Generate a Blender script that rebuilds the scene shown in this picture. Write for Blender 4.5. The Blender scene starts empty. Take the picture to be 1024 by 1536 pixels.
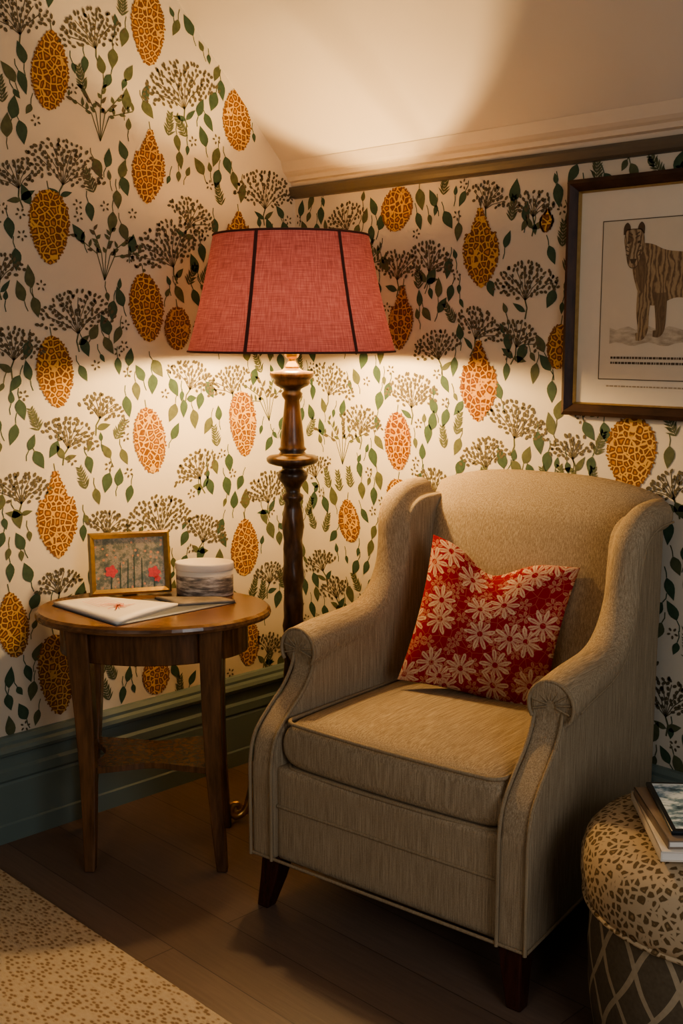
import bpy, bmesh, math, random
from mathutils import Vector, Matrix
random.seed(7)
D=bpy.data; COL=bpy.context.scene.collection
pi=math.pi
bpy.context.scene.view_settings.look='AgX - Medium High Contrast'

# ------------------------------------------------------------------ helpers
def link(o,parent=None):
    COL.objects.link(o)
    if parent: o.parent=parent
    return o
def empty(name,loc=(0,0,0),rz=0):
    e=D.objects.new(name,None); e.location=loc; e.rotation_euler=(0,0,rz); e.empty_display_size=.1
    return link(e)
def mesh_obj(name,verts,faces,mat=None,parent=None,smooth=False,uvs=None,fmats=None):
    me=D.meshes.new(name); me.from_pydata([tuple(v) for v in verts],[],faces)
    mats=mat if isinstance(mat,(list,tuple)) else ([mat] if mat else [])
    for m in mats: me.materials.append(m)
    if fmats:
        for p_,i in zip(me.polygons,fmats): p_.material_index=i
    if smooth:
        for p_ in me.polygons: p_.use_smooth=True
    if uvs:
        ul=me.uv_layers.new(name='UVMap')
        for l in me.loops: ul.data[l.index].uv=uvs[l.vertex_index]
    me.update()
    return link(D.objects.new(name,me),parent)
def fixn(o):
    bm=bmesh.new(); bm.from_mesh(o.data); bmesh.ops.recalc_face_normals(bm,faces=bm.faces); bm.to_mesh(o.data); bm.free(); return o
def box(name,lo,hi,mat,parent=None,bevel=0,seg=2):
    x0,y0,z0=lo;x1,y1,z1=hi
    v=[(x0,y0,z0),(x1,y0,z0),(x1,y1,z0),(x0,y1,z0),(x0,y0,z1),(x1,y0,z1),(x1,y1,z1),(x0,y1,z1)]
    fc=[(0,3,2,1),(4,5,6,7),(0,1,5,4),(1,2,6,5),(2,3,7,6),(3,0,4,7)]
    o=mesh_obj(name,v,fc,mat,parent)
    if bevel:
        b=o.modifiers.new('bev','BEVEL'); b.width=bevel; b.segments=seg; b.limit_method='ANGLE'
        for p_ in o.data.polygons: p_.use_smooth=True
    return o
def lathe(name,prof,mat,parent=None,seg=48,loc=(0,0,0),sx=1,sy=1,rad=None,caps=True,fm=None):
    vs=[];uv=[];fs=[];ms=[]
    n=seg+1
    for j,(r,z) in enumerate(prof):
        for i in range(n):
            a=2*pi*i/seg
            rr=r if rad is None else rad(r,z,a)
            vs.append((loc[0]+rr*math.cos(a)*sx,loc[1]+rr*math.sin(a)*sy,loc[2]+z)); uv.append((i/seg,z))
    for j in range(len(prof)-1):
        for i in range(seg):
            fs.append((j*n+i,j*n+i+1,(j+1)*n+i+1,(j+1)*n+i)); ms.append(fm(j) if fm else 0)
    if caps:
        fs.append(tuple(range(seg))[::-1]); ms.append(fm(0) if fm else 0)
        fs.append(tuple((len(prof)-1)*n+i for i in range(seg))); ms.append(fm(len(prof)-2) if fm else 0)
    return mesh_obj(name,vs,fs,mat,parent,True,uv,ms)
def tube(name,pts,r,mat,parent=None,cyclic=False,radii=None,res=3):
    cu=D.curves.new(name,'CURVE'); cu.dimensions='3D'; cu.bevel_depth=r; cu.bevel_resolution=res; cu.use_fill_caps=True
    s=cu.splines.new('POLY'); s.points.add(len(pts)-1)
    for i,q in enumerate(pts):
        s.points[i].co=(q[0],q[1],q[2],1); s.points[i].radius=radii[i] if radii else 1
    s.use_cyclic_u=cyclic; s.use_smooth=True
    cu.materials.append(mat)
    return link(D.objects.new(name,cu),parent)
def spline(pts,n=6,cyc=False):
    P=[Vector(q) for q in pts]; out=[]
    m=len(P)
    rng=range(m if cyc else m-1)
    for i in rng:
        p0=P[(i-1)%m] if (cyc or i>0) else P[0]*2-P[1]
        p1=P[i]; p2=P[(i+1)%m]
        p3=P[(i+2)%m] if (cyc or i+2<m) else P[-1]*2-P[-2]
        for k in range(n):
            t=k/n
            out.append(.5*((2*p1)+(p2-p0)*t+(2*p0-5*p1+4*p2-p3)*t*t+(3*p1-p0-3*p2+p3)*t**3))
    if not cyc: out.append(P[-1])
    return out
def pad(name,w,h,t,mat,parent=None,n=8,m=3,res=40,warp=None):
    vs=[];uv=[];fs=[]
    N=res+1
    for side in (-1,1):
        for j in range(N):
            for i in range(N):
                a=-1+2*i/res; b=-1+2*j/res
                u=math.sin(a*pi/2); v=math.sin(b*pi/2)
                th=t/2*(max(0,1-abs(u)**n)**(1/m))*(max(0,1-abs(v)**n)**(1/m))
                q=Vector((u*w/2,side*th,v*h/2))
                if warp: q=warp(q,u,v,side)
                vs.append(q); uv.append(((u+1)/2,(v+1)/2*h/w))
    for s in (0,1):
        o=s*N*N
        for j in range(res):
            for i in range(res):
                k=o+j*N+i
                q=(k,k+1,k+N+1,k+N)
                fs.append(q if s==0 else q[::-1])
    ob=mesh_obj(name,vs,fs,mat,parent,True,uv)
    bm=bmesh.new(); bm.from_mesh(ob.data); bmesh.ops.remove_doubles(bm,verts=bm.verts,dist=1e-5)
    bmesh.ops.recalc_face_normals(bm,faces=bm.faces); bm.to_mesh(ob.data); bm.free()
    return ob
def sweep(path,radii,ref=(1,0,0),seg=20):
    vs=[];fs=[];ref=Vector(ref)
    P=[Vector(q) for q in path]
    for i,q in enumerate(P):
        T=(P[min(i+1,len(P)-1)]-P[max(i-1,0)]).normalized()
        A=(ref-T*ref.dot(T)).normalized(); B=T.cross(A)
        for k in range(seg):
            a=2*pi*k/seg; vs.append(q+(A*math.cos(a)+B*math.sin(a))*radii[i])
    for i in range(len(P)-1):
        for k in range(seg):
            fs.append((i*seg+k,i*seg+(k+1)%seg,(i+1)*seg+(k+1)%seg,(i+1)*seg+k))
    fs.append(tuple(range(seg))[::-1]); fs.append(tuple((len(P)-1)*seg+k for k in range(seg)))
    return vs,fs
def prism(poly,axis,a,b):
    n=len(poly);vs=[]
    for t in (a,b):
        for q in poly:
            if axis=='x': vs.append((t,q[0],q[1]))
            elif axis=='y': vs.append((q[0],t,q[1]))
            else: vs.append((q[0],q[1],t))
    fs=[tuple(range(n)),tuple(range(n,2*n))[::-1]]+[(i,i+n,(i+1)%n+n,(i+1)%n) for i in range(n)]
    return vs,fs
def merge(parts):
    V=[];Fc=[]
    for v,fc in parts:
        o=len(V);V+=list(v);Fc+=[tuple(i+o for i in q) for q in fc]
    return V,Fc
def fixn_parts(o):
    bm=bmesh.new(); bm.from_mesh(o.data)
    bmesh.ops.triangulate(bm,faces=[q for q in bm.faces if len(q.verts)>4])
    bmesh.ops.recalc_face_normals(bm,faces=bm.faces); bm.to_mesh(o.data); bm.free()
def soft(o,vox=.008,it=5):
    fixn_parts(o)
    r=o.modifiers.new('rm','REMESH'); r.mode='VOXEL'; r.voxel_size=vox; r.use_smooth_shade=True
    s=o.modifiers.new('sm','SMOOTH'); s.factor=.5; s.iterations=it
    return o

# ------------------------------------------------------------------ materials
class NT:
    def __init__(s,name):
        s.m=D.materials.new(name); s.m.use_nodes=True; s.t=s.m.node_tree; s.b=s.t.nodes['Principled BSDF']; s.out=s.t.nodes['Material Output']
    def n(s,ty,**kw):
        nd=s.t.nodes.new(ty)
        for k,v in kw.items(): setattr(nd,k,v)
        return nd
    def L(s,a,b): s.t.links.new(a,b)
    def val(s,x,inp):
        if hasattr(x,'is_output'): s.L(x,inp)
        else: inp.default_value=x
    def math(s,op,a,b=None,c=None,clamp=False):
        nd=s.n('ShaderNodeMath',operation=op); nd.use_clamp=clamp
        s.val(a,nd.inputs[0])
        if b is not None: s.val(b,nd.inputs[1])
        if c is not None: s.val(c,nd.inputs[2])
        return nd.outputs[0]
    def ramp(s,fac,stops,interp='LINEAR'):
        nd=s.n('ShaderNodeValToRGB'); cr=nd.color_ramp; cr.interpolation=interp
        while len(cr.elements)<len(stops): cr.elements.new(.5)
        for e,(p_,c) in zip(cr.elements,stops): e.position=p_; e.color=(*c,1)
        s.L(fac,nd.inputs[0]); return nd.outputs[0]
    def mix(s,fac,a,b,mode='MIX'):
        nd=s.n('ShaderNodeMix',data_type='RGBA',blend_type=mode)
        s.val(fac,nd.inputs[0])
        for x,i in ((a,6),(b,7)):
            if hasattr(x,'is_output'): s.L(x,nd.inputs[i])
            else: nd.inputs[i].default_value=(*x,1)
        return nd.outputs[2]
    def coord(s,kind='Object',scale=(1,1,1)):
        tc=s.n('ShaderNodeTexCoord'); mp=s.n('ShaderNodeMapping'); mp.inputs['Scale'].default_value=scale
        s.L(tc.outputs[kind],mp.inputs[0]); return mp.outputs[0]
    def noise(s,vec,scale,detail=3,rough=.5):
        nd=s.n('ShaderNodeTexNoise'); s.L(vec,nd.inputs['Vector']); nd.inputs['Scale'].default_value=scale
        nd.inputs['Detail'].default_value=detail; nd.inputs['Roughness'].default_value=rough; return nd.outputs[0]
    def voro(s,vec,scale,feature='F1',dim='3D',rand=1):
        nd=s.n('ShaderNodeTexVoronoi',feature=feature,voronoi_dimensions=dim); s.L(vec,nd.inputs['Vector'])
        nd.inputs['Scale'].default_value=scale; nd.inputs['Randomness'].default_value=rand; return nd
    def bump(s,h,st=.3,dist=.002):
        nd=s.n('ShaderNodeBump'); nd.inputs['Strength'].default_value=st; nd.inputs['Distance'].default_value=dist
        s.L(h,nd.inputs['Height']); s.L(nd.outputs[0],s.b.inputs['Normal'])
    def col(s,c):
        s.val(c if hasattr(c,'is_output') else (*c,1),s.b.inputs['Base Color'])
    def set(s,rough=.6,metal=0,spec=.5):
        s.b.inputs['Roughness'].default_value=rough; s.b.inputs['Metallic'].default_value=metal; s.b.inputs['Specular IOR Level'].default_value=spec
def M_plain(name,c,rough=.6,metal=0,var=.12,scale=30,spec=.5,bump=0):
    t=NT(name); v=t.coord(); nz=t.noise(v,scale)
    t.col(t.mix(nz,tuple(x*(1-var) for x in c),tuple(min(1,x*(1+var)) for x in c))); t.set(rough,metal,spec)
    if bump: t.bump(nz,bump,.002)
    return t.m
def M_wood(name,c1,c2,scale=(30,30,2.5),rough=.35,spec=.5):
    t=NT(name); v=t.coord('Object',scale); nz=t.noise(v,3,5,.6)
    t.col(t.ramp(nz,[(.3,c1),(.7,c2)])); t.set(rough,0,spec); t.bump(nz,.15,.001); return t.m
def M_fabric(name,c1,c2,c3):
    t=NT(name)
    a=t.noise(t.coord('Object',(430,430,12)),1,4,.6); b=t.noise(t.coord('Object',(430,12,430)),1,4,.6)
    g=t.n('ShaderNodeNewGeometry'); sp=t.n('ShaderNodeSeparateXYZ'); t.L(g.outputs['Normal'],sp.inputs[0])
    nz=t.math('GREATER_THAN',t.math('ABSOLUTE',sp.outputs[2]),.66)
    k=t.n('ShaderNodeMix',data_type='FLOAT'); t.L(nz,k.inputs[0]); t.L(a,k.inputs[2]); t.L(b,k.inputs[3])
    s=k.outputs[0]
    fine=t.noise(t.coord('Object',(1,1,1)),600,2)
    big=t.noise(t.coord('Object',(1,1,1)),5,2)
    c=t.ramp(s,[(.32,c1),(.5,c2),(.68,c3)])
    c=t.mix(.35,c,t.ramp(fine,[(.3,c1),(.7,c3)]))
    c=t.mix(t.math('MULTIPLY',big,.25),c,c1)
    t.col(c); t.set(.95,0,.15)
    t.bump(t.math('ADD',t.math('MULTIPLY',s,1),fine),.45,.0012)
    return t.m
def M_leopard(name,scale,bg,ring,mid,th=(.03,.09,.15,.27,.36),rough=.8,cs=(1,1,1),rand=.8,vary=.35):
    t=NT(name); v=t.coord('Object',cs)
    vv=t.n('ShaderNodeVectorMath',operation='ADD'); t.L(v,vv.inputs[0])
    w2=t.n('ShaderNodeVectorMath',operation='SCALE'); nn=t.n('ShaderNodeTexNoise'); nn.inputs['Scale'].default_value=scale*.8; t.L(v,nn.inputs['Vector'])
    t.L(nn.outputs[1],w2.inputs[0]); w2.inputs['Scale'].default_value=.45/scale
    t.L(w2.outputs[0],vv.inputs[1])
    vo=t.voro(vv.outputs[0],scale,'DISTANCE_TO_EDGE','3D',rand)
    c=t.ramp(vo.outputs['Distance'],[(th[0],bg),(th[1],bg),(th[2],ring),(th[3],ring),(th[4],mid)])
    big=t.noise(v,12,2)
    c=t.mix(t.math('MULTIPLY',big,vary),c,ring)
    t.col(c); t.set(rough,0,.2); return t.m

m_paper=NT('wallpaper_cream'); v=m_paper.coord(); m_paper.col(m_paper.mix(m_paper.noise(v,4,3),(.50,.44,.35),(.60,.53,.425))); m_paper.set(.75,0,.25); m_paper.bump(m_paper.noise(v,300,2),.08,.001); m_paper=m_paper.m
m_pod=M_leopard('pod_gold_leopard',56,(.60,.37,.12),(.15,.058,.014),(.46,.21,.045),(.03,.065,.12,.27,.36))
m_podr=M_leopard('pod_rust_leopard',56,(.54,.29,.085),(.13,.042,.010),(.38,.13,.028),(.03,.06,.12,.29,.38))
m_pedge=M_plain('pod_edge_brown',(.20,.085,.02),.8)
m_leaf=M_plain('leaf_green',(.036,.068,.036),.8,var=.5,scale=60)
m_leaf2=M_plain('leaf_dark_olive',(.080,.088,.040),.8,var=.5,scale=60)
m_dot=M_plain('umbel_brown',(.092,.074,.040),.8,var=.5,scale=40)
m_ceil=M_plain('ceiling_plaster',(.56,.49,.40),.85,var=.04,scale=6,bump=.1)
m_crown=M_plain('cornice_cream_paint',(.55,.47,.37),.55,var=.04)
m_rail=M_plain('picture_rail_taupe_paint',(.105,.086,.062),.45,var=.06)
m_base=M_plain('baseboard_sage_paint',(.130,.168,.150),.38,var=.08,scale=8)
t=NT('floor_wood_planks'); v=t.coord('Object',(1,1,1)); br=t.n('ShaderNodeTexBrick'); t.L(v,br.inputs['Vector'])
br.inputs['Scale'].default_value=1; br.inputs['Brick Width'].default_value=1.6; br.inputs['Row Height'].default_value=.16; br.inputs['Mortar Size'].default_value=.0014; br.inputs['Mortar Smooth'].default_value=.2
br.inputs['Color1'].default_value=(.165,.110,.080,1); br.inputs['Color2'].default_value=(.21,.145,.108,1); br.inputs['Mortar'].default_value=(.05,.03,.02,1)
g=t.noise(t.coord('Object',(2.2,38,1)),3,6,.65)
c=t.mix(t.math('MULTIPLY',g,.8),br.outputs[0],(.080,.052,.038)); t.col(c); t.set(.42,0,.45); t.bump(g,.2,.002); m_floor=t.m
m_table=M_wood('table_walnut',(.065,.030,.012),(.165,.075,.030),(25,25,3),.26,.5)
m_tabletop=M_wood('tabletop_walnut',(.08,.036,.015),(.20,.095,.040),(4,30,30),.22,.5)
m_lampw=M_wood('lamp_dark_turned_wood',(.024,.012,.006),(.085,.043,.020),(30,30,8),.3,.5)
m_leg=M_wood('chair_leg_mahogany',(.025,.007,.004),(.06,.016,.009),(30,30,3),.25,.5)
m_brass=M_plain('brass',(.55,.34,.12),.3,1)
m_gold=M_plain('aged_gold',(.42,.29,.13),.35,.9,.3,80)
m_fab=M_fabric('chair_linen_strie',(.180,.130,.080),(.32,.245,.158),(.50,.405,.28))
m_pipe=M_fabric('chair_piping',(.20,.145,.09),(.28,.215,.135),(.38,.30,.20))
m_frame=M_wood('frame_dark_wood',(.026,.012,.008),(.065,.030,.018),(6,30,6),.5,.3)
m_white=M_plain('paper_white',(.66,.61,.55),.6,var=.05)
m_mat=M_plain('mat_board_cream',(.60,.535,.43),.85,var=.03)
m_print=M_plain('print_paper',(.55,.475,.365),.85,var=.07,scale=14)
m_ink=M_plain('print_ink',(.09,.06,.035),.9)
m_inkl=M_plain('print_ink_light',(.34,.27,.19),.9,var=.35,scale=60)
m_coral=M_plain('ink_coral',(.62,.13,.09),.7)
m_grey=M_plain('page_grey_photo',(.20,.17,.14),.5,var=.6,scale=35)
m_cover=M_plain('book_cover_slate',(.10,.11,.13),.5)

# ------------------------------------------------------------------ room shell
ZR=1.885; SL=1.04; XR=4.3; YF=-4.6; ZC=2.62; YC=-(ZC-ZR)/SL
mesh_obj('floor',[(0,YF,0),(XR,YF,0),(XR,0,0),(0,0,0)],[(0,1,2,3)],m_floor)
wl=mesh_obj('wall_left',[(0,0,0),(0,YF,0),(0,YF,ZC),(0,YC,ZC),(0,0,ZR)],[(0,1,2,3,4)],m_paper)
wb=mesh_obj('wall_back',[(0,0,0),(XR,0,0),(XR,0,ZR+.02),(0,0,ZR+.02)],[(0,3,2,1)],m_paper)
mesh_obj('ceiling',[(0,0,ZR),(XR,0,ZR),(XR,YC,ZC),(0,YC,ZC),(XR,YF,ZC),(0,YF,ZC)],[(0,1,2,3),(3,2,4,5)],m_ceil)
def extr(name,prof,a,b,axis,mat):
    n=len(prof);vs=[]
    for tt in (a,b):
        for d,z in prof:
            vs.append((d,tt,z) if axis=='y' else (tt,-d,z))
    fs=[(i,i+n,i+1+n,i+1) for i in range(n-1)]+[tuple(range(n)),tuple(range(n,2*n))[::-1]]
    return fixn(mesh_obj(name,vs,fs,mat))
bp=[(0,0),(.026,0),(.026,.05),(.022,.055),(.022,.165),(.018,.172),(.024,.18),(.024,.205),(.017,.213),(.017,.245),(.030,.252),(.034,.262),(.030,.272),(.020,.278),(.020,.287),(.012,.298),(0,.30)]
extr('baseboard_left',bp,0,YF,'y',m_base)
extr('baseboard_back',bp,0,XR,'x',m_base)
rl=[(0,1.835),(.012,1.837),(.020,1.843),(.024,1.853),(.026,1.862),(.026,1.870),(0,1.872)]
extr('trim_1',rl,0,XR,'x',m_rail)
cv=[(0,1.872),(.016,1.872),(.018,1.884),(.030,1.888),(.034,1.90),(.042,1.906),(.050,1.915),(.056,1.932),(.060,1.945),(0,1.95)]
extr('trim_2',cv,0,XR,'x',m_crown)

# ------------------------------------------------------------------ wallpaper print
class Deco:
    def __init__(s): s.v=[];s.f=[];s.m=[]
    OFF={0:.0007,1:.0010,2:.0013,3:.0016,4:.0019,5:.0022}
    def poly(s,pts,m,layer):
        o=len(s.v); s.v+=[(q[0],q[1],Deco.OFF[layer]) for q in pts]; s.f.append(tuple(range(o,o+len(pts)))); s.m.append(m)
    def strip(s,pts,w,m,layer=0):
        for i in range(len(pts)-1):
            a=Vector(pts[i]);b=Vector(pts[i+1]); d=(b-a)
            if d.length<1e-6: continue
            n=Vector((-d.y,d.x)).normalized()*w
            s.poly([a-n,b-n,b+n,a+n],m,layer)
    def ell(s,c,rx,ry,ang,m,layer=3,n=8):
        ca,sa=math.cos(ang),math.sin(ang)
        s.poly([(c[0]+rx*math.cos(t)*ca-ry*math.sin(t)*sa,c[1]+rx*math.cos(t)*sa+ry*math.sin(t)*ca) for t in [2*pi*k/n for k in range(n)]],m,layer)
    def leaf(s,c,L,W,ang,m,layer=1):
        pr=[(0,0),(.10,.42),(.22,.82),(.36,1),(.52,.94),(.68,.70),(.82,.40),(.93,.14),(1,0)]
        ca,sa=math.cos(ang),math.sin(ang); k=random.uniform(-.18,.18)
        pts=[(x*L,y*W/2+k*L*x*x) for x,y in pr]+[(x*L,-y*W/2+k*L*x*x) for x,y in pr[-2:0:-1]]
        s.poly([(c[0]+x*ca-y*sa,c[1]+x*sa+y*ca) for x,y in pts],m,layer)
WM=[m_pod,m_podr,m_pedge,m_leaf,m_leaf2,m_dot]
def pod(d,x,z,w,h,rust=False,neck=False):
    N=44; L=[];Rr=[]
    ph=random.uniform(0,6)
    tilt=random.uniform(-.12,.12); ex=random.choice((.8,.95,1.15))
    for i in range(N+1):
        t=i/N
        if neck: wd=.5*(math.sin(pi*(t**1.5)**.75)**.8 if 0<t<1 else 0)
        else: wd=.5*(math.sin(pi*t**ex)**.58 if 0<t<1 else 0)
        if neck and t<.3: wd=max(wd*.75,.08)
        jit=1+.035*math.sin(i*2.3+ph)+.025*math.sin(i*5.1)
        zz=z+h/2-t*h; xc=x+tilt*(zz-z)
        L.append((xc-wd*w*jit,zz)); Rr.append((xc+wd*w*(1+.035*math.sin(i*2.1+ph+1)),zz))
    for i in range(N):
        d.poly([L[i],L[i+1],Rr[i+1],Rr[i]],1 if rust else 0,2)
    for i in range(2,N-1,2):
        for P in (L,Rr):
            d.ell(P[i],.0048*random.uniform(.7,1.3),.0032,random.uniform(0,3),2,3,6)
    d.strip([(x+tilt*h/2,z+h/2-.004),(x+tilt*h/2+.004,z+h/2+.022)],.0015,4,0)
def umbel(d,x,z,r,ang=None):
    ang=random.uniform(-.45,.45) if ang is None else ang
    base=(x-math.sin(ang)*r*1.0,z-math.cos(ang)*r*1.0)
    def T(u,vv): return (base[0]+u*math.cos(ang)+vv*math.sin(ang), base[1]-u*math.sin(ang)+vv*math.cos(ang))
    ns=8
    for k in range(ns):
        a=(-1+2*k/(ns-1))*1.0
        tip=(math.sin(a)*r*1.3,math.cos(a)*r*1.3)
        d.strip([T(0,0),T(tip[0]*.35,tip[1]*.5),T(*tip)],.0012,5,0)
    d.strip([T(0,0),T(.008,-.02),T(.004,-.05)],.0022,4,0)
    for sd in (-1,1):
        if random.random()<.75: d.leaf(T(.004,-.03),random.uniform(.036,.052),random.uniform(.014,.022),-ang+pi/2+sd*random.uniform(.8,1.4),random.choice((3,4)),1)
    sp=.0142
    rr=r*.42; j=0
    while rr<r*1.75:
        amax=1.28
        cnt=max(3,int(rr*2*amax/(sp*1.0)))
        for k in range(cnt):
            a=-amax+2*amax*(k+.5*(j%2))/cnt+random.uniform(-.05,.05)
            q=T(math.sin(a)*rr+random.uniform(-.003,.003),math.cos(a)*rr*.88+random.uniform(-.003,.003))
            if random.random()<.06: continue
            d.ell(q,random.uniform(.0056,.0080),random.uniform(.0038,.0050),pi/2-a-ang+random.uniform(-.9,.9),5,3,7)
        j+=1; rr+=sp
def sprig(d,x,z,s,ang):
    for k in range(5):
        a=ang+(-1+k*.5)*.7
        p=[(x,z),(x+math.sin(a*.6)*s*.5,z+math.cos(a*.6)*s*.55),(x+math.sin(a*1.2)*s,z+math.cos(a*1.1)*s)]
        d.strip(p,.0014,4,0)
        for q in range(6):
            t=q/5
            P=Vector(p[1]).lerp(Vector(p[2]),t)
            d.leaf((P.x,P.y),random.uniform(.018,.027),random.uniform(.009,.012),pi/2-a+random.choice((-.8,.8)),random.choice((4,5)),1)
def leaves(d,x,z,S=1):
    m=random.choice((3,3,4))
    L=random.uniform(.054,.072)*S; W=L*random.uniform(.46,.60)
    an=random.choice((pi/2,-pi/2,-pi/2))+random.uniform(-.6,.6)
    b=(x-math.cos(an)*L/2,z-math.sin(an)*L/2)
    d.leaf(b,L,W,an,m)
    d.strip([b,(b[0]-math.cos(an)*.012+.003,b[1]-math.sin(an)*.014),(b[0]-math.cos(an)*.02,b[1]-math.sin(an)*.03)],.0014,m,0)
def fern(d,x,z,L,ang):
    ca,sa=math.sin(ang),math.cos(ang)
    d.strip([(x,z),(x+ca*L,z+sa*L)],.0012,4,0)
    for k in range(8):
        t=k/7; px,pz=x+ca*L*t,z+sa*L*t; l=.026*(1-.55*t)+.004
        for sd in (-1,1): d.leaf((px,pz),l,.0058,pi/2-ang+sd*.75,4,1)
LP=[(88,210,11,21,0),(56,226,11,20,0),(24,205,10.5,18,0),(57,188,11,21,1),(90,169,12,20,0),(24,171,9.5,14,1),(59,148,11.5,20,0),(90,130,11,20,0),(48,142,9,13,0),(59,109,11,20,0),(23,112,10.5,21,0),(91,90,12.5,25,1),(23,72,11,19,0),(93,44,11.5,24,0),(106,61,9,19,0),(59,37,9.5,13,0),(22,40,9,16,0)]
LU=[(84,189,9),(46,215,10),(73,199,7),(52,169,10),(41,178,7),(13,188,9),(83,149,9),(73,161,7),(100,184,6),(102,140,7),(76,225,8),(42,130,7),(85,115,7),(75,122,6),(102,101,7),(56,89,9),(43,102,7),(14,93,8),(74,88,6),(29,128,7),(92,73,6),(12,64,6),(98,225,8),(76,60,7),(40,60,8),(38,82,7),(106,160,6),(12,118,7),(12,40,6)]
LLf=[(100,208),(99,199),(77,213),(68,216),(74,186),(68,178),(77,174),(97,177),(102,168),(100,160),(71,147),(77,141),(69,140),(102,127),(101,120),(98,136),(46,191),(32,187),(35,203),(30,213),(46,228),(31,223),(63,166),(66,169),(74,107),(70,99),(98,111),(96,106),(46,118),(40,120),(33,116),(47,152),(29,100),(27,88),(33,80),(78,94),(103,84),(101,75),(83,84),(99,67),(99,52),(101,41),(100,33)]
RP=[(45,177,12,13,0,0),(77,164,12.5,22,0,1),(47,145,9.5,19,1,1),(77,127,13,23,1,1),(46,108,10.5,18,1,0),(25,81,9,14,0,0),(127,110,14,19,0,0),(104,137,7,12,0,0),(99,170,4,6,0,1),(46,92,8,9,0,0)]
RU=[(22,178,7),(80,180,6),(46,163,7),(60,164,6.5),(95,176,5),(93,157,8),(78,145,7),(61,139,6.5),(92,142,6),(52,126,8),(18,128,8),(31,116,7),(22,105,7.5),(92,119,8),(79,109,7),(109,112,5),(62,99,6),(8,99,6),(11,68,6),(138,105,6),(140,51,8),(18,60,6),(31,161,6),(120,150,7),(128,60,7),(12,150,6)]
RLf=[(70,178),(59,179),(39,174),(54,173),(32,176),(92,173),(86,166),(101,161),(81,153),(65,159),(69,169),(40,161),(59,157),(66,152),(57,146),(70,141),(87,138),(68,131),(92,135),(100,133),(98,138),(87,130),(37,128),(38,120),(58,111),(65,116),(84,125),(102,125),(70,119),(37,113),(114,115),(119,115),(101,106),(115,106),(138,110),(30,98),(14,85),(57,90),(36,90),(86,106)]
def build_print(name,pods,umbs,leafs,parent,place,length,zmax,period):
    d=Deco(); occ=[]
    nrep=int(math.ceil(length/period))
    for rep in range(nrep):
        o=rep*period
        for q in pods:
            x,z,w,h=[k/100 for k in q[:4]]
            rust=len(q)>5 and q[4]; nk=q[-1]
            if x+o>length: continue
            pod(d,x+o,z,w,h,rust,nk)
            for zz in (-.35,0,.35): occ.append((x+o,z+zz*h,w*.58))
        for q in umbs:
            x,z,r=[k/100 for k in q]
            if x+o>length: continue
            if random.random()<.86: umbel(d,x+o,z-r*.10,r*.86)
            else: sprig(d,x+o,z-r*.8,r*2.0,random.uniform(-.3,.3))
            occ.append((x+o,z+r*.2,r*1.0)); occ.append((x+o,z-r*.6,r*.6))
        for q in leafs:
            x,z=q[0]/100,q[1]/100
            if x+o>length: continue
            leaves(d,x+o,z,.88); occ.append((x+o,z,.024))
    tries=0
    while tries<18000:
        tries+=1
        x=random.uniform(.015,length-.03); z=random.uniform(.3,zmax(x)-.02)
        if z<.3: continue
        if all((x-a)**2+(z-b)**2>(c+.020)**2 for a,b,c in occ):
            k=random.random()
            if k<.84: leaves(d,x,z,.92)
            else: fern(d,x,z-.02,.06,random.uniform(-.6,.6))
            occ.append((x,z,.026))
    for tries in range(9000):
        x=random.uniform(.015,length-.03); z=random.uniform(.3,zmax(x)-.02)
        if all((x-a)**2+(z-b)**2>(c+.010)**2 for a,b,c in occ):
            k=random.random()
            if k<.6: leaves(d,x,z,.5)
            else:
                a0=random.uniform(0,6.3)
                for j in range(5): d.ell((x+.011*math.cos(a0+j*1.26),z+.011*math.sin(a0+j*1.26)),.0050,.0030,a0+j*1.26,5,3,7)
            occ.append((x,z,.016))
    vs=[place(*q) for q in d.v]
    keep=[];km=[]
    for fc,mm in zip(d.f,d.m):
        ok=all(d.v[i][0]>.003 and d.v[i][1]<zmax(d.v[i][0])+.03 for i in fc)
        if ok: keep.append(fc); km.append(mm)
    return mesh_obj(name,vs,keep,WM,parent,False,None,km)
build_print('wall_left_motifs',LP,LU,LLf,wl,lambda a,b,c:(c,-a,b),3.3,lambda x:min(ZC,ZR+SL*x),1.12)
build_print('wall_back_motifs',RP,RU,RLf,wb,lambda a,b,c:(a,-c,b),2.9,lambda x:1.84,1.42)

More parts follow.
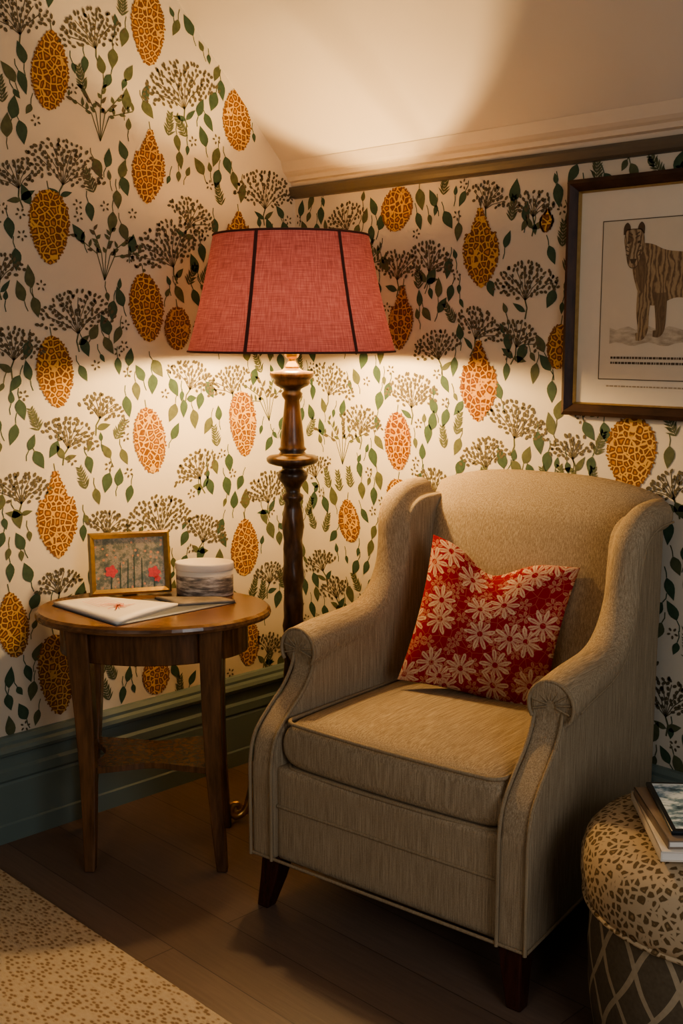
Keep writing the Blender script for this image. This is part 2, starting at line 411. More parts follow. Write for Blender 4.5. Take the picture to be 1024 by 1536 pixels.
# ------------------------------------------------------------------ armchair
A7=math.radians(7)
ch=empty('wingback_armchair',(1.105,-.439,0),A7)
def tp(x,y): return x*(1.045-.13*max(0,min(1,(y+.37)/.73)))
for sx in (-1,1):
    E=[(-.228,.628),(-.16,.640),(-.08,.648),(-.01,.656),(.055,.678),(.108,.725),(.136,.785),(.146,.85),(.152,.910),(.175,.948),(.225,.968),(.30,.972)]
    Es=spline([(0,a,b) for a,b in E],4)
    n=len(Es); pth=[];rad=[]
    for i,q in enumerate(Es):
        t=i/(n-1)
        xc=.345+.010*t+.020*max(0,t-.6)/.4
        pth.append((sx*tp(xc,q.y),q.y,q.z)); rad.append(.057-.017*min(1,t*1.5))
    sec=sweep(pth,rad)
    front=spline([(0,-.372,.135),(0,-.372,.30),(0,-.370,.385),(0,-.352,.445),(0,-.305,.495),(0,-.255,.54),(0,-.225,.585),(0,-.215,.628)],4)
    poly=[(q.y,q.z) for q in front]+[(q.y,q.z) for q in Es[2:]]+[(.36,.92),(.35,.135)]
    xa,xb=(.300,.368) if sx>0 else (-.368,-.300)
    pv,pfc=prism(poly,'x',xa,xb)
    pv=[(tp(a_,b_),b_,c_) for a_,b_,c_ in pv]
    V,Fc=merge([sec,(pv,pfc)])
    o=mesh_obj('side_%s'%('left' if sx<0 else 'right'),V,Fc,m_fab,ch)
    soft(o,.007,4)
    for xx in (.302,.367):
        pts=[(sx*tp(xx,q.y),q.y-.004,q.z) for q in front]
        tube('piping',pts,.0045,m_pipe,ch)
    cx_=tp(.345,-.22)
    circ=[(sx*cx_+.053*math.cos(a),-.232,.628+.053*math.sin(a)) for a in [(-0.6+k/24*(pi+1.2)) for k in range(25)]]
    tube('scroll_piping',circ,.0045,m_pipe,ch)
    for k in range(9):
        a=-.3+k*(pi+.6)/8
        tube('pleat',[(sx*cx_+r*math.cos(a),-.231,.628+r*math.sin(a)) for r in (.012,.028,.046)],.0022,m_pipe,ch)
    pts=[(pth[i][0]+sx*rad[i]*.93,pth[i][1],pth[i][2]-rad[i]*.4) for i in range(2,n)]
    tube('roll_seam',pts,.003,m_pipe,ch)
o=box('seat_rail',(-.318,-.358,.135),(.318,.34,.37),m_fab,ch); soft(o,.008,3)
tube('rail_piping_mid',[(-.31,-.358,.272),(.31,-.358,.272)],.0045,m_pipe,ch)
tube('rail_piping_low',[(-.384,-.374,.14),(.384,-.374,.14)],.004,m_pipe,ch)
tube('side_piping_low',[(.385,-.37,.14),(.337,.35,.14)],.004,m_pipe,ch)
def w_cush(q,u,v,s):
    crown=.018*(1-u*u)*(1-v*v) if s<0 else 0
    yy=-.345+(v+1)/2*.56-.012*(1-u*u)*(1 if v<0 else 0)*(-v)
    return Vector((q.x*(1.02-.04*(v+1)/2),yy,.425-q.y+crown+.0))
pad('seat_cushion',.592,.56,.132,m_fab,ch,14,4,44,w_cush)
def rr(xa,xb,ya,yb,z,r=.03,n=5):
    pts=[]
    for cx,cy,a0 in ((xb-r,yb-r,0),(xa+r,yb-r,pi/2),(xa+r,ya+r,pi),(xb-r,ya+r,1.5*pi)):
        for k in range(n+1):
            a=a0+pi/2*k/n; pts.append((cx+r*math.cos(a),cy+r*math.sin(a),z))
    return pts
def bow(P): return [(x*(1.02-.04*(y+.345)/.56),y-(.012*(1-(x/.294)**2) if y<-.3 else 0),z) for x,y,z in P]
def dens(P):
    out=[]
    for i in range(len(P)):
        a=Vector(P[i]);b=Vector(P[(i+1)%len(P)]); k=max(1,int((b-a).length/.03))
        for j in range(k): out.append(tuple(a.lerp(b,j/k)))
    return out
tube('cushion_piping_top',bow(dens(rr(-.292,.292,-.343,.21,.4825))),.005,m_pipe,ch,True)
tube('cushion_piping_bottom',bow(dens(rr(-.292,.292,-.343,.21,.369))),.005,m_pipe,ch,True)
def w_back(q,u,v,s):
    z=.40+(v+1)/2*.642
    arch=-.045*abs(u)**3*max(0,(z-.75)/.3)
    t=(z-.4)/.642
    y=.235+.110*t+q.y*(1-.15*t)-.018*(1-u*u)*(1-v*v)*(1 if s<0 else 0)
    y+=.03*max(0,t-.85)/.15
    wd=.99+.07*t
    return Vector((q.x*wd,y,z+arch))
pad('back_rest',.62,.642,.15,m_fab,ch,9,2.6,44,w_back)
o=box('back_shell',(-.325,.285,.135),(.325,.365,.92),m_fab,ch); soft(o,.01,4)
for sx in (-1,1):
    for yy,ty,by in ((-.325,-.325,-.352),(.30,.30,.345)):
        V=[];f_=1.0 if ty<0 else .9
        for z,h,cx,cy in ((.142,.030,.335,ty),(.07,.024,.343,(ty+by)/2),(0,.017,.355,by)):
            cx*=f_
            V+=[(sx*cx-h,cy-h,z),(sx*cx+h,cy-h,z),(sx*cx+h,cy+h,z),(sx*cx-h,cy+h,z)]
        fs=[(0,1,2,3),(11,10,9,8)]+[(j*4+i,j*4+(i+1)%4,(j+1)*4+(i+1)%4,(j+1)*4+i) for j in (0,1) for i in range(4)]
        o=fixn(mesh_obj('leg',V,fs,m_leg,ch)); b=o.modifiers.new('b','BEVEL'); b.width=.004; b.segments=2

# ------------------------------------------------------------------ throw pillow
t=NT('pillow_red_floral')
uvn=t.n('ShaderNodeUVMap'); uvn.uv_map='UVMap'
def flower(sc,rmax,npet,rand,off):
    mp=t.n('ShaderNodeMapping'); mp.inputs['Location'].default_value=off; t.L(uvn.outputs[0],mp.inputs[0])
    vo=t.n('ShaderNodeTexVoronoi',voronoi_dimensions='2D'); vo.inputs['Scale'].default_value=sc; vo.inputs['Randomness'].default_value=rand; t.L(mp.outputs[0],vo.inputs['Vector'])
    s1=t.n('ShaderNodeVectorMath',operation='SUBTRACT'); t.L(mp.outputs[0],s1.inputs[0]); t.L(vo.outputs['Position'],s1.inputs[1])
    sp=t.n('ShaderNodeSeparateXYZ'); t.L(s1.outputs[0],sp.inputs[0])
    th=t.math('ARCTAN2',sp.outputs[1],sp.outputs[0])
    cs=t.n('ShaderNodeSeparateColor'); t.L(vo.outputs['Color'],cs.inputs[0])
    th=t.math('ADD',th,t.math('MULTIPLY',cs.outputs[0],6))
    pet=t.math('ABSOLUTE',t.math('COSINE',t.math('MULTIPLY',th,npet/2)))
    pet=t.math('POWER',pet,.85)
    dist=vo.outputs['Distance']
    wob=t.math('MULTIPLY',t.math('SUBTRACT',t.noise(mp.outputs[0],30,2),.5),.4)
    lim=t.math('MULTIPLY',t.math('ADD',t.math('ADD',.14,wob),t.math('MULTIPLY',pet,.86)),rmax)
    mask=t.math('LESS_THAN',dist,lim)
    vein=t.math('GREATER_THAN',t.math('ABSOLUTE',t.math('COSINE',t.math('MULTIPLY',th,npet*1.5))),.88)
    vein=t.math('MULTIPLY',vein,t.math('LESS_THAN',dist,t.math('MULTIPLY',lim,.85)))
    cen=t.math('LESS_THAN',dist,rmax*.18)
    cut=t.math('MULTIPLY',mask,t.math('SUBTRACT',1,t.math('MAXIMUM',t.math('MULTIPLY',vein,.8),cen)))
    return cut
f1=flower(4.6,.50,9,.90,(.13,.08,0)); f2=flower(10,.44,5,.95,(.37,.21,0)); 
mp=t.n('ShaderNodeMapping'); t.L(uvn.outputs[0],mp.inputs[0])
vein=t.voro(mp.outputs[0],17,'DISTANCE_TO_EDGE','2D',1); ln=t.math('LESS_THAN',vein.outputs[0],.035)
nzz=t.noise(mp.outputs[0],160,2); nb=t.noise(mp.outputs[0],20,4)
red=t.mix(nzz,(.19,.005,.013),(.32,.015,.026)); cream=t.mix(nzz,(.46,.33,.21),(.62,.48,.33)); pink=(.36,.14,.085)
c=t.mix(t.math('MULTIPLY',ln,.5),red,pink)
c=t.mix(t.math('MULTIPLY',f2,.55),c,(.48,.29,.17)); c=t.mix(t.math('MULTIPLY',f1,t.math('ADD',.45,t.math('MULTIPLY',nb,.7),clamp=True)),c,cream)
t.col(c); t.set(.9,0,.15); t.bump(nzz,.3,.001); m_pil=t.m
pl=empty('throw_pillow',(1.080,-.335,.678),0)
def w_pil(q,u,v,s):
    k=1-.07*(1-v*v); l=1-.07*(1-u*u)
    x=q.x*k; z=q.z*l
    dent=math.exp(-((x+.02)/.075)**2)*max(0,(v+.15)/1.15)**1.5
    z-=.055*dent
    return Vector((x,q.y*(1-.35*dent)*1.0,z))
po=pad('pillow_cover',.385,.385,.12,m_pil,pl,2.2,1.9,44,w_pil)
pl.rotation_mode='XYZ'
pl.rotation_euler=(math.radians(-17),math.radians(9),math.radians(24))

# ------------------------------------------------------------------ side table
A45=math.radians(45.5)
tb=empty('side_table',(.335,-.825,0),A45)
def oval(a,b,n=72,ox=0,oy=0): return [(ox+a*math.cos(2*pi*k/n),oy+b*math.sin(2*pi*k/n)) for k in range(n)]
def stack(name,rings,mat,parent):
    n=len(rings[0][0]);V=[];Fc=[]
    for poly,z in rings: V+=[(x,y,z) for x,y in poly]
    for j in range(len(rings)-1):
        for i in range(n): Fc.append((j*n+i,j*n+(i+1)%n,(j+1)*n+(i+1)%n,(j+1)*n+i))
    Fc.append(tuple(range(n))[::-1]); Fc.append(tuple((len(rings)-1)*n+i for i in range(n)))
    return fixn(mesh_obj(name,V,Fc,mat,parent))
a,b=.315,.235
stack('top',[(oval(a-.012,b-.012),.655),(oval(a-.002,b-.002),.659),(oval(a,b),.666),(oval(a-.002,b-.002),.674),(oval(a-.009,b-.009),.680)],m_tabletop,tb)
stack('apron',[(oval(.250,.175),.565),(oval(.252,.177),.567),(oval(.252,.177),.656)],m_table,tb)
for (tx,ty,bx,by) in ((-.175,-.135,-.160,-.150),(.170,-.135,.190,-.150),(-.190,.105,-.222,.105),(.150,.125,.172,.125)):
    V=[];zs=[.657,.56,.42,.28,.14,.05,0]
    for z in zs:
        k=1-z/.657
        cx=tx+(bx-tx)*k; cy=ty+(by-ty)*k
        bend=.010*math.sin(pi*k)*(-1 if tx>0 else 1); cx+=bend
        h=.030*(1-k)+.0145*k
        V+=[(cx-h,cy-h,z),(cx+h,cy-h,z),(cx+h,cy+h,z),(cx-h,cy+h,z)]
    m_=len(zs)
    fs=[(0,1,2,3),tuple(range(4*m_-4,4*m_))[::-1]]+[(j*4+i,j*4+(i+1)%4,(j+1)*4+(i+1)%4,(j+1)*4+i) for j in range(m_-1) for i in range(4)]
    o=fixn(mesh_obj('leg',V,fs,m_table,tb)); bb=o.modifiers.new('b','BEVEL'); bb.width=.004; bb.segments=2
sh=[]
cs=[(-.165,-.142),(.180,-.142),(.165,.125),(-.200,.105)]
for i in range(4):
    p0=Vector(cs[i]);p1=Vector(cs[(i+1)%4])
    for k in range(10):
        q=p0.lerp(p1,k/10); s_=math.sin(pi*k/10)*.05; q=q*(1-s_/max(q.length,.05)*.9); sh.append((q.x,q.y))
stack('lower_shelf',[(sh,.262),(sh,.278)],m_table,tb)
def tl(x,y): return (.335+x*math.cos(A45)-y*math.sin(A45),-.825+x*math.sin(A45)+y*math.cos(A45))

pf=empty('tabletop_picture_frame',(0,0,0),0); pf.location=(*tl(-.085,.135),.683)
pf.rotation_euler=(math.radians(-13),0,A45+math.radians(16))
W_,H_=.225,.175
def frame_ring(name,w,h,bw,d,mat,parent,z0=0):
    prof=[(0,0),(0,-d),(bw*.35,-d*1.25),(bw*.75,-d*.8),(bw,-d*.55),(bw,0)]
    V=[];Fc=[];n=len(prof)
    for cx,cz in ((-1,-1),(1,-1),(1,1),(-1,1)):
        for i_,y in prof:
            V.append((cx*(w/2-i_),y,z0+h/2+cz*(h/2-i_)))
    for k in range(4):
        for i in range(n):
            Fc.append((k*n+i,k*n+(i+1)%n,((k+1)%4)*n+(i+1)%n,((k+1)%4)*n+i))
    return fixn(mesh_obj(name,V,Fc,mat,parent))
frame_ring('frame_border',W_,H_,.017,.012,m_gold,pf)
t=NT('floral_photo'); v=t.coord('Object'); nz=t.noise(v,38,6,.7); vo=t.voro(v,55)
c=t.ramp(nz,[(.32,(.04,.05,.03)),(.47,(.12,.12,.06)),(.57,(.30,.23,.14)),(.66,(.08,.12,.08))])
c=t.mix(t.math('LESS_THAN',vo.outputs['Distance'],.2),c,(.45,.20,.08)); t.col(c); t.set(.3,0,.3); m_fl=t.m
mesh_obj('picture',[(-.1,-.004,.012),(.1,-.004,.012),(.1,-.004,.163),(-.1,-.004,.163)],[(0,1,2,3)],m_fl,pf)
mesh_obj('backing',[(-.1,0,.005),(.1,0,.005),(.1,0,.17),(-.1,0,.17)],[(0,1,2,3)],m_cover,pf)
m_rose=M_plain('photo_rose',(.50,.05,.05),.5,var=.6,scale=160)
for (x,z,r) in ((-.052,.066,.016),(.066,.058,.016),(.075,.04,.009)):
    V=[(x,-.0055,z)]+[(x+r*(1+.18*math.cos(5*k*2*pi/30))*math.cos(k*2*pi/30),-.0055,z+r*(1+.18*math.cos(5*k*2*pi/30))*math.sin(k*2*pi/30)) for k in range(30)]
    mesh_obj('flower',V,[(0,k+1,(k+1)%30+1) for k in range(30)],m_rose,pf)
for (x0,x1,zb) in ((-.01,-.004,.10),(.008,.013,.11),(-.03,-.026,.09),(.03,.034,.10),(-.055,-.052,.05),(.064,.067,.045)):
    mesh_obj('stem',[(x0,-.005,.013),(x0+.003,-.005,.013),(x1+.001,-.005,zb),(x1-.001,-.005,zb)],[(0,1,2,3)],m_leaf,pf)
mesh_obj('strut',[(-.015,.002,.11),(.015,.002,.11),(.02,.045,.012),(-.02,.045,.012)],[(0,1,2,3)],m_cover,pf)

t=NT('tin_landscape_print'); v=t.coord('Object',(8,8,40)); nz=t.noise(v,2.5,5,.6)
sp=t.n('ShaderNodeSeparateXYZ'); tc=t.n('ShaderNodeTexCoord'); t.L(tc.outputs['Object'],sp.inputs[0])
k=t.math('LESS_THAN',sp.outputs[2],.058); c=t.mix(k,(.62,.57,.50),t.ramp(nz,[(.35,(.07,.06,.055)),(.5,(.26,.22,.18)),(.62,(.58,.52,.45))])); t.col(c); t.set(.4); m_tin=t.m
tn=empty('decorative_tin',(*tl(.120,.150),.681),A45)
lathe('tin_body',[(.078,0),(.080,.002),(.080,.072),(.078,.073)],m_tin,tn,64,sx=1,sy=.70)
lathe('tin_lid',[(.081,.072),(.0825,.074),(.0825,.089),(.081,.092),(.076,.093)],m_white,tn,64,sx=1,sy=.70)

mg=empty('open_magazine',(.335,-.825,.6805),A45)
def sheet(name,A,B,C_,D_,mats,z0,th,curl=.0,n=10):
    V=[];N=n+1
    A,B,C_,D_=[Vector(q) for q in (A,B,C_,D_)]
    for s in (0,1):
        for j in range(N):
            for i in range(N):
                u=i/n;v_=j/n
                q=A.lerp(B,u).lerp(D_.lerp(C_,u),v_)
                V.append((q.x,q.y,z0+(th+curl*math.sin(pi*v_)**1.0*(.4+.6*u)) if s else z0))
    fs=[]
    for s in (0,1):
        for j in range(n):
            for i in range(n):
                k=s*N*N+j*N+i; fs.append((k,k+1,k+N+1,k+N))
    for i in range(n):
        for a_,b_ in ((i,i+1),(n*N+i,n*N+i+1),(i*N,(i+1)*N),(i*N+n,(i+1)*N+n)):
            fs.append((a_,b_,b_+N*N,a_+N*N))
    return fixn(mesh_obj(name,V,fs,mats,mg,True))
sheet('cover',(-.275,.010),(-.058,-.212),(.218,.040),(.0,.086),m_cover,0,.002)
sheet('pages_left',(-.272,.012),(-.058,-.206),(.068,-.004),(-.145,.075),m_white,.002,.007,.006)
sheet('pages_right',(.068,-.008),(.215,.035),(.13,.078),(-.01,.078),[m_grey],.002,.007,.004)
V=[];fs=[]
random.seed(3)
def stroke(pts,w):
    for i in range(len(pts)-1):
        a_=Vector(pts[i]);b_=Vector(pts[i+1]);d_=(b_-a_); n_=Vector((-d_.y,d_.x)).normalized()*w
        o_=len(V)
        for q in (a_-n_,b_-n_,b_+n_,a_+n_): V.append((q.x,q.y,.0165))
        fs.append((o_,o_+1,o_+2,o_+3))
cx,cy=-.085,-.055
for k in range(20):
    a_=random.uniform(0,2*pi); L_=random.uniform(.015,.05)
    stroke([(cx,cy),(cx+L_*.5*math.cos(a_)+.006,cy+L_*.5*math.sin(a_)),(cx+L_*math.cos(a_+.3),cy+L_*math.sin(a_+.3))],.0012)
for k in range(7):
    stroke([(-.19+k*.006,-.01+k*.009),(-.13+k*.006,-.072+k*.009)],.0006)
mesh_obj('page_drawing',V,fs,m_coral,mg)

# ------------------------------------------------------------------ floor lamp
LX,LY=.451,-.425
lp=empty('floor_lamp',(LX,LY,0),A45)
prof=[(.020,.10),(.055,.11),(.062,.13),(.050,.15),(.030,.165),(.022,.19),(.034,.215),(.040,.235),(.034,.26),(.022,.285),(.026,.30),(.026,.32)]
for k in range(27): prof.append((.0275+.002*math.sin(k*1.9)+.0008*(k%2),.33+k*.0225))
prof+=[(.022,.935),(.030,.945),(.030,.955),(.021,.962),(.022,.975),(.030,.988),(.040,1.000),(.044,1.012),(.040,1.022),(.030,1.028),(.030,1.036),(.050,1.040),(.068,1.046),(.073,1.053),(.073,1.060),(.066,1.066),(.040,1.070),(.034,1.078),(.040,1.085),(.034,1.092),(.033,1.11),(.029,1.15),(.024,1.19),(.021,1.222),(.028,1.232),(.030,1.240),(.024,1.247),(.026,1.253),(.045,1.262),(.052,1.270),(.050,1.278),(.058,1.284),(.062,1.292),(.060,1.300),(.030,1.304),(.022,1.310)]
def carve(r,z,a):
    if .33<z<.93: return r*(1+.07*math.sin(4*a+z*45))
    return r
lathe('turned_column',prof,m_lampw,lp,40,rad=carve)
lathe('socket',[(.018,1.308),(.020,1.315),(.012,1.325),(.010,1.335),(.018,1.340),(.020,1.346),(.020,1.366),(.015,1.37)],m_brass,lp,24)
for k in range(3):
    a=k*2*pi/3+pi+.25
    prf=[(.02,.15),(.06,.165),(.095,.15),(.12,.11),(.135,.06),(.150,.03),(.172,.018),(.188,.030),(.186,.050),(.170,.055),(.164,.042)]
    pts=spline([(r*math.cos(a),r*math.sin(a),z) for r,z in prf],5)
    tube('scroll_foot',pts,.013,m_brass,lp,radii=[1.25-.6*i/len(pts) for i in range(len(pts))])
t=NT('shade_red_linen')
w1=t.noise(t.coord('UV',(420,30,1)),1,2); w2=t.noise(t.coord('UV',(25,420,1)),1,2)
ww=t.math('MULTIPLY',t.math('ADD',w1,w2),.5)
c=t.ramp(ww,[(.36,(.21,.050,.060)),(.5,(.30,.085,.095)),(.64,(.40,.14,.145))])
gg=t.n('ShaderNodeNewGeometry')     # cream inside face, added to keep bounced light from turning pink
t.col(t.mix(gg.outputs['Backfacing'],c,(.55,.44,.31))); t.set(.9,0,.1); t.bump(ww,.4,.001)
tr=t.n('ShaderNodeBsdfTranslucent'); t.L(t.mix(.5,c,(.25,.090,.110)),tr.inputs[0]); mx=t.n('ShaderNodeMixShader'); mx.inputs[0].default_value=.050
t.L(t.b.outputs[0],mx.inputs[1]); t.L(tr.outputs[0],mx.inputs[2]); t.L(mx.outputs[0],t.out.inputs[0]); m_shade=t.m
m_trim=M_plain('shade_trim_brown',(.085,.026,.020),.8)
RB,RT,ZB,ZT=.286,.212,1.356,1.668
lathe('shade',[(RB+(RT-RB)*k/12+.004*math.sin(pi*k/12)*-1,ZB+(ZT-ZB)*k/12) for k in range(13)],m_shade,lp,96,caps=False)
for rr_,zz in ((RB,ZB),(RT,ZT)):
    tube('shade_rim',[(rr_*math.cos(2*pi*k/64),rr_*math.sin(2*pi*k/64),zz) for k in range(64)],.003,m_trim,lp,True)
for k in range(6):
    a=math.radians(-112+k*60)
    V=[]
    for j in range(13):
        q=j/12; r=RB+(RT-RB)*q-.004*math.sin(pi*q)+.0015; z=ZB+(ZT-ZB)*q
        for s_ in (-1,1):
            da=s_*.0050/r; V.append((r*math.cos(a+da),r*math.sin(a+da),z))
    mesh_obj('shade_rib',V,[(2*j,2*j+1,2*j+3,2*j+2) for j in range(12)],m_trim,lp)
for k in range(3):
    a=k*2*pi/3+.4; tube('spider_arm',[(0,0,ZT-.03),(RT*math.cos(a),RT*math.sin(a),ZT-.004)],.002,m_brass,lp)
for s_ in (-1,1):
    tube('harp',spline([(s_*.018,0,1.345),(s_*.05,0,1.43),(s_*.05,0,1.54),(s_*.012,0,1.635),(0,0,1.645)],5),.0018,m_brass,lp)
t=NT('bulb_glass_glow'); em=t.n('ShaderNodeEmission'); em.inputs[0].default_value=(1,.72,.38,1); em.inputs[1].default_value=60
tp_=t.n('ShaderNodeBsdfTransparent'); mx=t.n('ShaderNodeMixShader'); mx.inputs[0].default_value=.15
t.L(tp_.outputs[0],mx.inputs[1]); t.L(em.outputs[0],mx.inputs[2]); t.L(mx.outputs[0],t.out.inputs[0])
lathe('bulb',[(.010,1.368),(.014,1.38),(.026,1.40),(.030,1.42),(.026,1.44),(.012,1.452),(.002,1.455)],t.m,lp,20)
bl=D.lights.new('lamp_bulb_light','POINT'); bl.energy=62; bl.color=(1,.67,.31); bl.shadow_soft_size=.035
bo=D.objects.new('lamp_bulb_light',bl); bo.location=(0,0,1.408); link(bo,lp)

# ------------------------------------------------------------------ framed tiger print
fp=empty('framed_tiger_print',(1.385,-.004,1.193),0)
frame_ring('frame_moulding',.63,.600,.030,.022,m_frame,fp)
frame_ring('frame_inner_lip',.574,.544,.006,.012,m_gold,fp,.028)
mesh_obj('mat_board',[(-.29,-.004,.02),(.29,-.004,.02),(.29,-.004,.58),(-.29,-.004,.58)],[(0,1,2,3)],m_mat,fp)
def ly(pts,mat,y,name='art'):
    return mesh_obj(name,[(x,-y,z) for x,z in pts],[tuple(range(len(pts)))],mat,fp)
IX0,IX1,IZ0,IZ1=-.215,.215,.095,.49
ly([(IX0,IZ0),(IX1,IZ0),(IX1,IZ1),(IX0,IZ1)],m_print,.005,'print_sheet')
for q in ([(IX0,IZ0),(IX1,IZ0),(IX1,IZ0+.002),(IX0,IZ0+.002)],[(IX0,IZ1),(IX1,IZ1),(IX1,IZ1+.002),(IX0,IZ1+.002)],[(IX0,IZ0),(IX0+.002,IZ0),(IX0+.002,IZ1),(IX0,IZ1)],[(IX1,IZ0),(IX1+.002,IZ0),(IX1+.002,IZ1),(IX1,IZ1)]):
    ly(q,m_ink,.0055,'print_border')
gw=NT('print_ground_wash'); gv=gw.coord('Object',(1,1,3)); gw.col(gw.ramp(gw.noise(gv,22,5,.7),[(.3,(.26,.21,.15)),(.65,(.52,.44,.33))])); gw.set(.9)
ly([( -.185+.37*k/20, .185+.005*math.sin(k*1.3)) for k in range(21)]+[(.185-.37*k/20,.225+.005*math.sin(k*1.9)) for k in range(21)],gw.m,.0056,'ground_wash')
def coat(name,lt,dk):
    t=NT(name); wv=t.n('ShaderNodeTexWave'); wv.inputs['Scale'].default_value=26; wv.inputs['Distortion'].default_value=11; wv.inputs['Detail'].default_value=4; wv.inputs['Detail Scale'].default_value=1.8
    t.L(t.coord('Object',(1,1,.4)),wv.inputs[0]); c=t.ramp(wv.outputs[1],[(.0,(.11,.068,.036)),(.20,(.16,.10,.055)),(.45,dk),(1,lt)])
    c=t.mix(t.math('MULTIPLY',t.noise(t.coord('Object',(1,1,1)),14,4),.6),c,(.18,.12,.068)); t.col(c); t.set(.85); return t.m
m_tig=coat('tiger_coat',(.40,.285,.16),(.30,.205,.11)); m_tigd=coat('tiger_coat_shade',(.20,.13,.07),(.14,.09,.045)); m_face=coat('tiger_face',(.44,.33,.205),(.34,.245,.145))
body=spline([(0,x,z) for x,z in [(-.125,.425),(-.10,.432),(-.07,.428),(-.03,.412),(.04,.404),(.10,.400),(.145,.375),(.160,.33),(.15,.285),(.11,.272),(.05,.290),(0,.298),(-.04,.285),(-.07,.280),(-.10,.30),(-.118,.34),(-.128,.385)]],5,True)
ly([(q.y,q.z) for q in body],m_tig,.0058,'tiger_body')
def limb(pts,w,y,mat=None):
    mat=mat or m_tig
    P=spline([(0,a_,b_) for a_,b_ in pts],5); L_=[];R_=[]
    for i,q in enumerate(P):
        k=i/(len(P)-1); ww_=w[0]+(w[1]-w[0])*k**.7
        a_=P[max(0,i-1)];b_=P[min(len(P)-1,i+1)]; d_=(b_-a_).normalized(); n_=Vector((0,-d_.z,d_.y))
        L_.append((q.y+n_.y*ww_,q.z+n_.z*ww_)); R_.append((q.y-n_.y*ww_,q.z-n_.z*ww_))
    ly(L_+R_[::-1],mat,y,'tiger_limb')
limb([(-.085,.33),(-.092,.27),(-.090,.225),(-.096,.206),(-.110,.203)],(.024,.009),.0060)
limb([(-.045,.31),(-.042,.26),(-.042,.225),(-.048,.212),(-.062,.211)],(.020,.0075),.0059,m_tigd)
limb([(.13,.34),(.115,.285),(.137,.25),(.127,.212),(.110,.208)],(.040,.009),.0060)
limb([(.080,.32),(.072,.27),(.085,.245),(.077,.222),(.065,.219)],(.026,.008),.00585,m_tigd)
limb([(.150,.37),(.180,.32),(.185,.26),(.175,.225)],(.009,.004),.0057)
ly([(q.y,q.z) for q in spline([(0,-.118,.40),(0,-.095,.41),(0,-.085,.36),(0,-.095,.31),(0,-.112,.34)],4,True)],m_tigd,.0061,'tiger_neck_shade')
hx=.006
head=spline([(0,x+hx,z) for x,z in [(-.152,.462),(-.143,.466),(-.118,.466),(-.108,.462),(-.102,.445),(-.102,.422),(-.112,.395),(-.120,.378),(-.135,.374),(-.145,.385),(-.150,.41),(-.156,.44)]],4,True)
hc=Vector((0,-.129+hx,.42))
ly([tuple((hc+(q-hc)*1.04)[1:]) for q in head],m_ink,.0062,'tiger_head_outline')
ly([(q.y,q.z) for q in head],m_face,.0063,'tiger_head')
for ex in (-.150+hx,-.110+hx):
    ear=spline([(0,ex-.010,.455),(0,ex-.009,.474),(0,ex,.484),(0,ex+.009,.474),(0,ex+.009,.455)],4)
    ly([(q.y,q.z) for q in ear],m_ink,.0062,'tiger_ear')
for ex in (-.144+hx,-.115+hx): ly([(ex-.005,.432),(ex+.005,.433),(ex+.003,.439),(ex-.004,.438)],m_ink,.0066,'tiger_eye')
ly([(-.140+hx,.395),(-.120+hx,.395),(-.125+hx,.384),(-.135+hx,.384)],m_ink,.0066,'tiger_nose')
for sx_,z_ in ((-1,.452),(1,.452),(-1,.444),(1,.444)):
    xx=-.130+hx+sx_*.004; ly([(xx,z_),(xx+sx_*.012,z_+.006),(xx+sx_*.012,z_+.009),(xx,z_+.003)],m_ink,.0066,'tiger_brow')
for z_ in (.415,.405,.425):
    for sx_ in (-1,1):
        xx=-.130+hx+sx_*.021; ly([(xx,z_),(xx-sx_*.008,z_-.003),(xx-sx_*.008,z_-.001),(xx,z_+.003)],m_ink,.0066,'tiger_cheek')
random.seed(11)
for (z,h_) in ((.148,.0055),(.135,.0055)):
    x=-.18
    while x<.18:
        w=random.uniform(.003,.010); ly([(x,z),(x+w,z),(x+w,z+h_),(x,z+h_)],m_ink,.0058,'caption'); x+=w+.0022
x=-.19
while x<.19:
    w=random.uniform(.004,.012); ly([(x,.077),(x+w,.077),(x+w,.0805),(x,.0805)],m_inkl,.0058,'caption'); x+=w+.003

# ------------------------------------------------------------------ pouf
m_leo=M_leopard('pouf_leopard',62,(.48,.37,.24),(.13,.085,.04),(.30,.20,.10),(.03,.13,.19,.36,.44),vary=.25)
t=NT('pouf_lattice'); tc=t.n('ShaderNodeTexCoord'); sp=t.n('ShaderNodeSeparateXYZ'); t.L(tc.outputs['UV'],sp.inputs[0])
U=t.math('MULTIPLY',sp.outputs[0],18); Vv=t.math('MULTIPLY',sp.outputs[1],6.3)
def tri(x): return t.math('ABSOLUTE',t.math('SUBTRACT',t.math('FRACT',x),.5))
wob=t.math('MULTIPLY',t.math('SINE',t.math('MULTIPLY',sp.outputs[1],6.3*2*pi)),.045)
l1=t.math('LESS_THAN',tri(t.math('ADD',t.math('ADD',U,Vv),wob)),.07); l2=t.math('LESS_THAN',tri(t.math('SUBTRACT',t.math('SUBTRACT',U,Vv),wob)),.07)
ln=t.math('MAXIMUM',l1,l2); nz=t.noise(t.coord('Object'),120,2)
t.col(t.mix(ln,t.mix(nz,(.085,.066,.042),(.15,.118,.078)),t.mix(nz,(.30,.24,.16),(.42,.34,.23)))); t.set(.85,0,.2); m_lat=t.m
pfx,pfy=1.856,-.548
pu=empty('leopard_pouf',(pfx,pfy,0),0)
PH=.035
lathe('pouf_side',[(.235,0),(.250,.01),(.262,.10),(.266,.20),(.262,.31+PH),(.255,.33+PH)],m_lat,pu,72)
lathe('pouf_top',[(.268,.265+PH),(.276,.268+PH),(.281,.285+PH),(.285,.315+PH),(.284,.35+PH),(.276,.378+PH),(.258,.398+PH),(.225,.411+PH),(.17,.419+PH),(.10,.423+PH),(.02,.425+PH)],m_leo,pu,72)
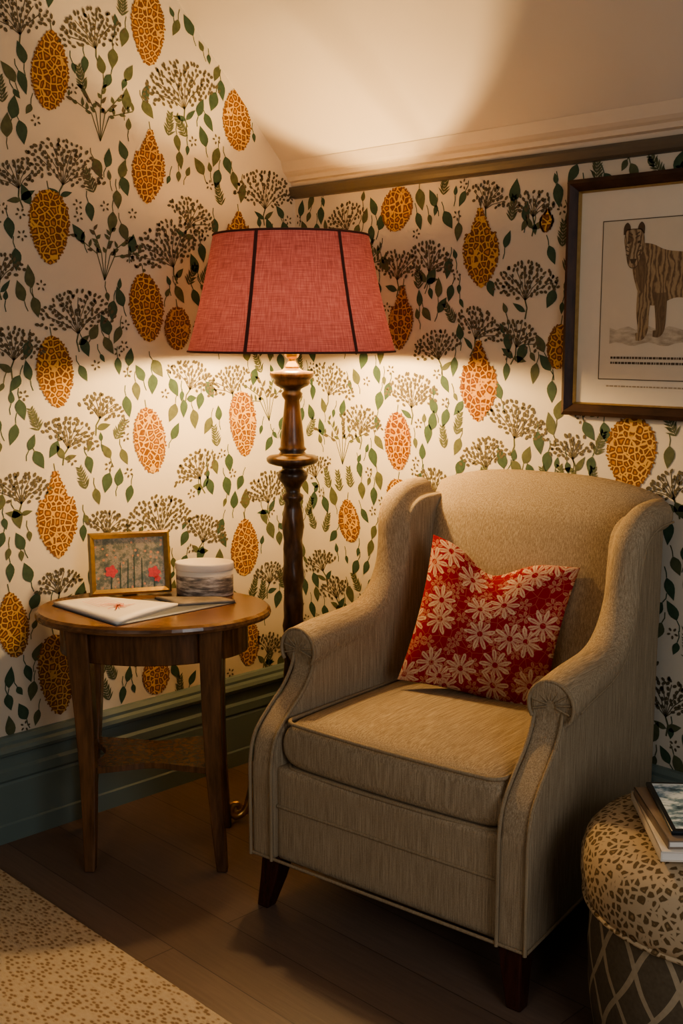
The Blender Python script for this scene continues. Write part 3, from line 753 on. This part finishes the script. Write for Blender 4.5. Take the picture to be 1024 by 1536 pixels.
tube('pouf_piping',[(.276*math.cos(2*pi*k/64),.276*math.sin(2*pi*k/64),.266+PH) for k in range(64)],.005,m_leo,pu,True)
bkx,bky=pfx-.030,pfy-.078
bk=empty('book_stack',(bkx,bky,.4265+PH),math.radians(42))
def book(z,w,h,th,rz,mc):
    e=D.objects.new('book',None); link(e,bk); e.location=(0,0,z); e.rotation_euler=(0,0,rz)
    box('cover_bottom',(-w/2,-h/2,0),(w/2,h/2,.003),mc,e,.001)
    box('cover_top',(-w/2,-h/2,th-.003),(w/2,h/2,th),mc,e,.001)
    box('pages',(-w/2+.003,-h/2+.003,.003),(w/2-.004,h/2-.003,th-.003),m_white,e)
    box('spine',(-w/2,-h/2,0),(-w/2+.003,h/2,th),mc,e,.001)
book(0,.20,.28,.020,0,M_plain('book_cream',(.60,.54,.46),.5))
book(.020,.185,.25,.016,.06,M_plain('book_taupe',(.20,.15,.11),.45))
tab=empty('tablet',(bkx+.0,bky+.012,.4265+PH+.0365),math.radians(42))
box('tablet_body',(-.083,-.118,0),(.083,.118,.009),M_plain('tablet_black',(.02,.025,.03),.25,.3),tab,.003,3)
t=NT('tablet_glass'); v=t.coord('Object',(1,2,1)); nz=t.noise(v,30,5,.6)
t.col(t.ramp(nz,[(.35,(.05,.09,.11)),(.46,(.20,.30,.36)),(.57,(.66,.74,.78))])); t.set(.08,0,.8)
mesh_obj('tablet_screen',[(-.073,-.107,.0094),(.073,-.107,.0094),(.073,.107,.0094),(-.073,.107,.0094)],[(0,1,2,3)],t.m,tab)

# ------------------------------------------------------------------ rug
t=NT('rug_animal_fleck'); v=t.coord('Object',(1,1,1)); 
vo=t.voro(t.coord('Object',(.75,1.25,1)),80,'F1','3D',.8); nz=t.noise(v,400,2)
c=t.ramp(vo.outputs['Distance'],[(.0,(.24,.155,.085)),(.27,(.32,.21,.12)),(.42,(.57,.46,.32)),(1,(.64,.54,.40))])
c=t.mix(t.math('MULTIPLY',nz,.35),c,(.30,.22,.14)); t.col(c); t.set(.95,0,.1); t.bump(t.math('ADD',vo.outputs['Distance'],nz),.8,.004); m_rug=t.m
rg=box('area_rug',(.10,-3.4,.001),(2.3,-1.225,.020),m_rug,None,.008,3)

# ------------------------------------------------------------------ lights, world, camera
def area(name,loc,tgt,size,e,col):
    l=D.lights.new(name,'AREA'); l.energy=e; l.color=col; l.shape='RECTANGLE'; l.size=size[0]; l.size_y=size[1]
    o=D.objects.new(name,l); o.location=loc; o.rotation_euler=(Vector(tgt)-Vector(loc)).to_track_quat('-Z','Y').to_euler(); link(o)
area('assumed_side_light',(4.1,-1.9,1.5),(1.2,-.6,.5),(1.2,1.3),25,(.94,.97,1.0))  # assumed soft cool light from the right; no window is modelled
area('added_room_fill',(2.2,-4.3,2.3),(1.0,-.5,.8),(1.6,1.0),17,(1,.92,.82))  # added unseen fill from the camera side, not a fixture of the room
w=D.worlds.new('world'); bpy.context.scene.world=w; w.use_nodes=True
bg=w.node_tree.nodes['Background']; bg.inputs[0].default_value=(1,.92,.84,1); bg.inputs[1].default_value=.065
cam=D.cameras.new('camera'); co=D.objects.new('camera',cam); link(co)
cam.sensor_fit='VERTICAL'; cam.sensor_height=36; cam.lens=36*1718/1536
co.location=(2.830,-2.570,1.40); co.rotation_euler=(math.radians(90-8.77),0,math.radians(45.5))
bpy.context.scene.camera=co
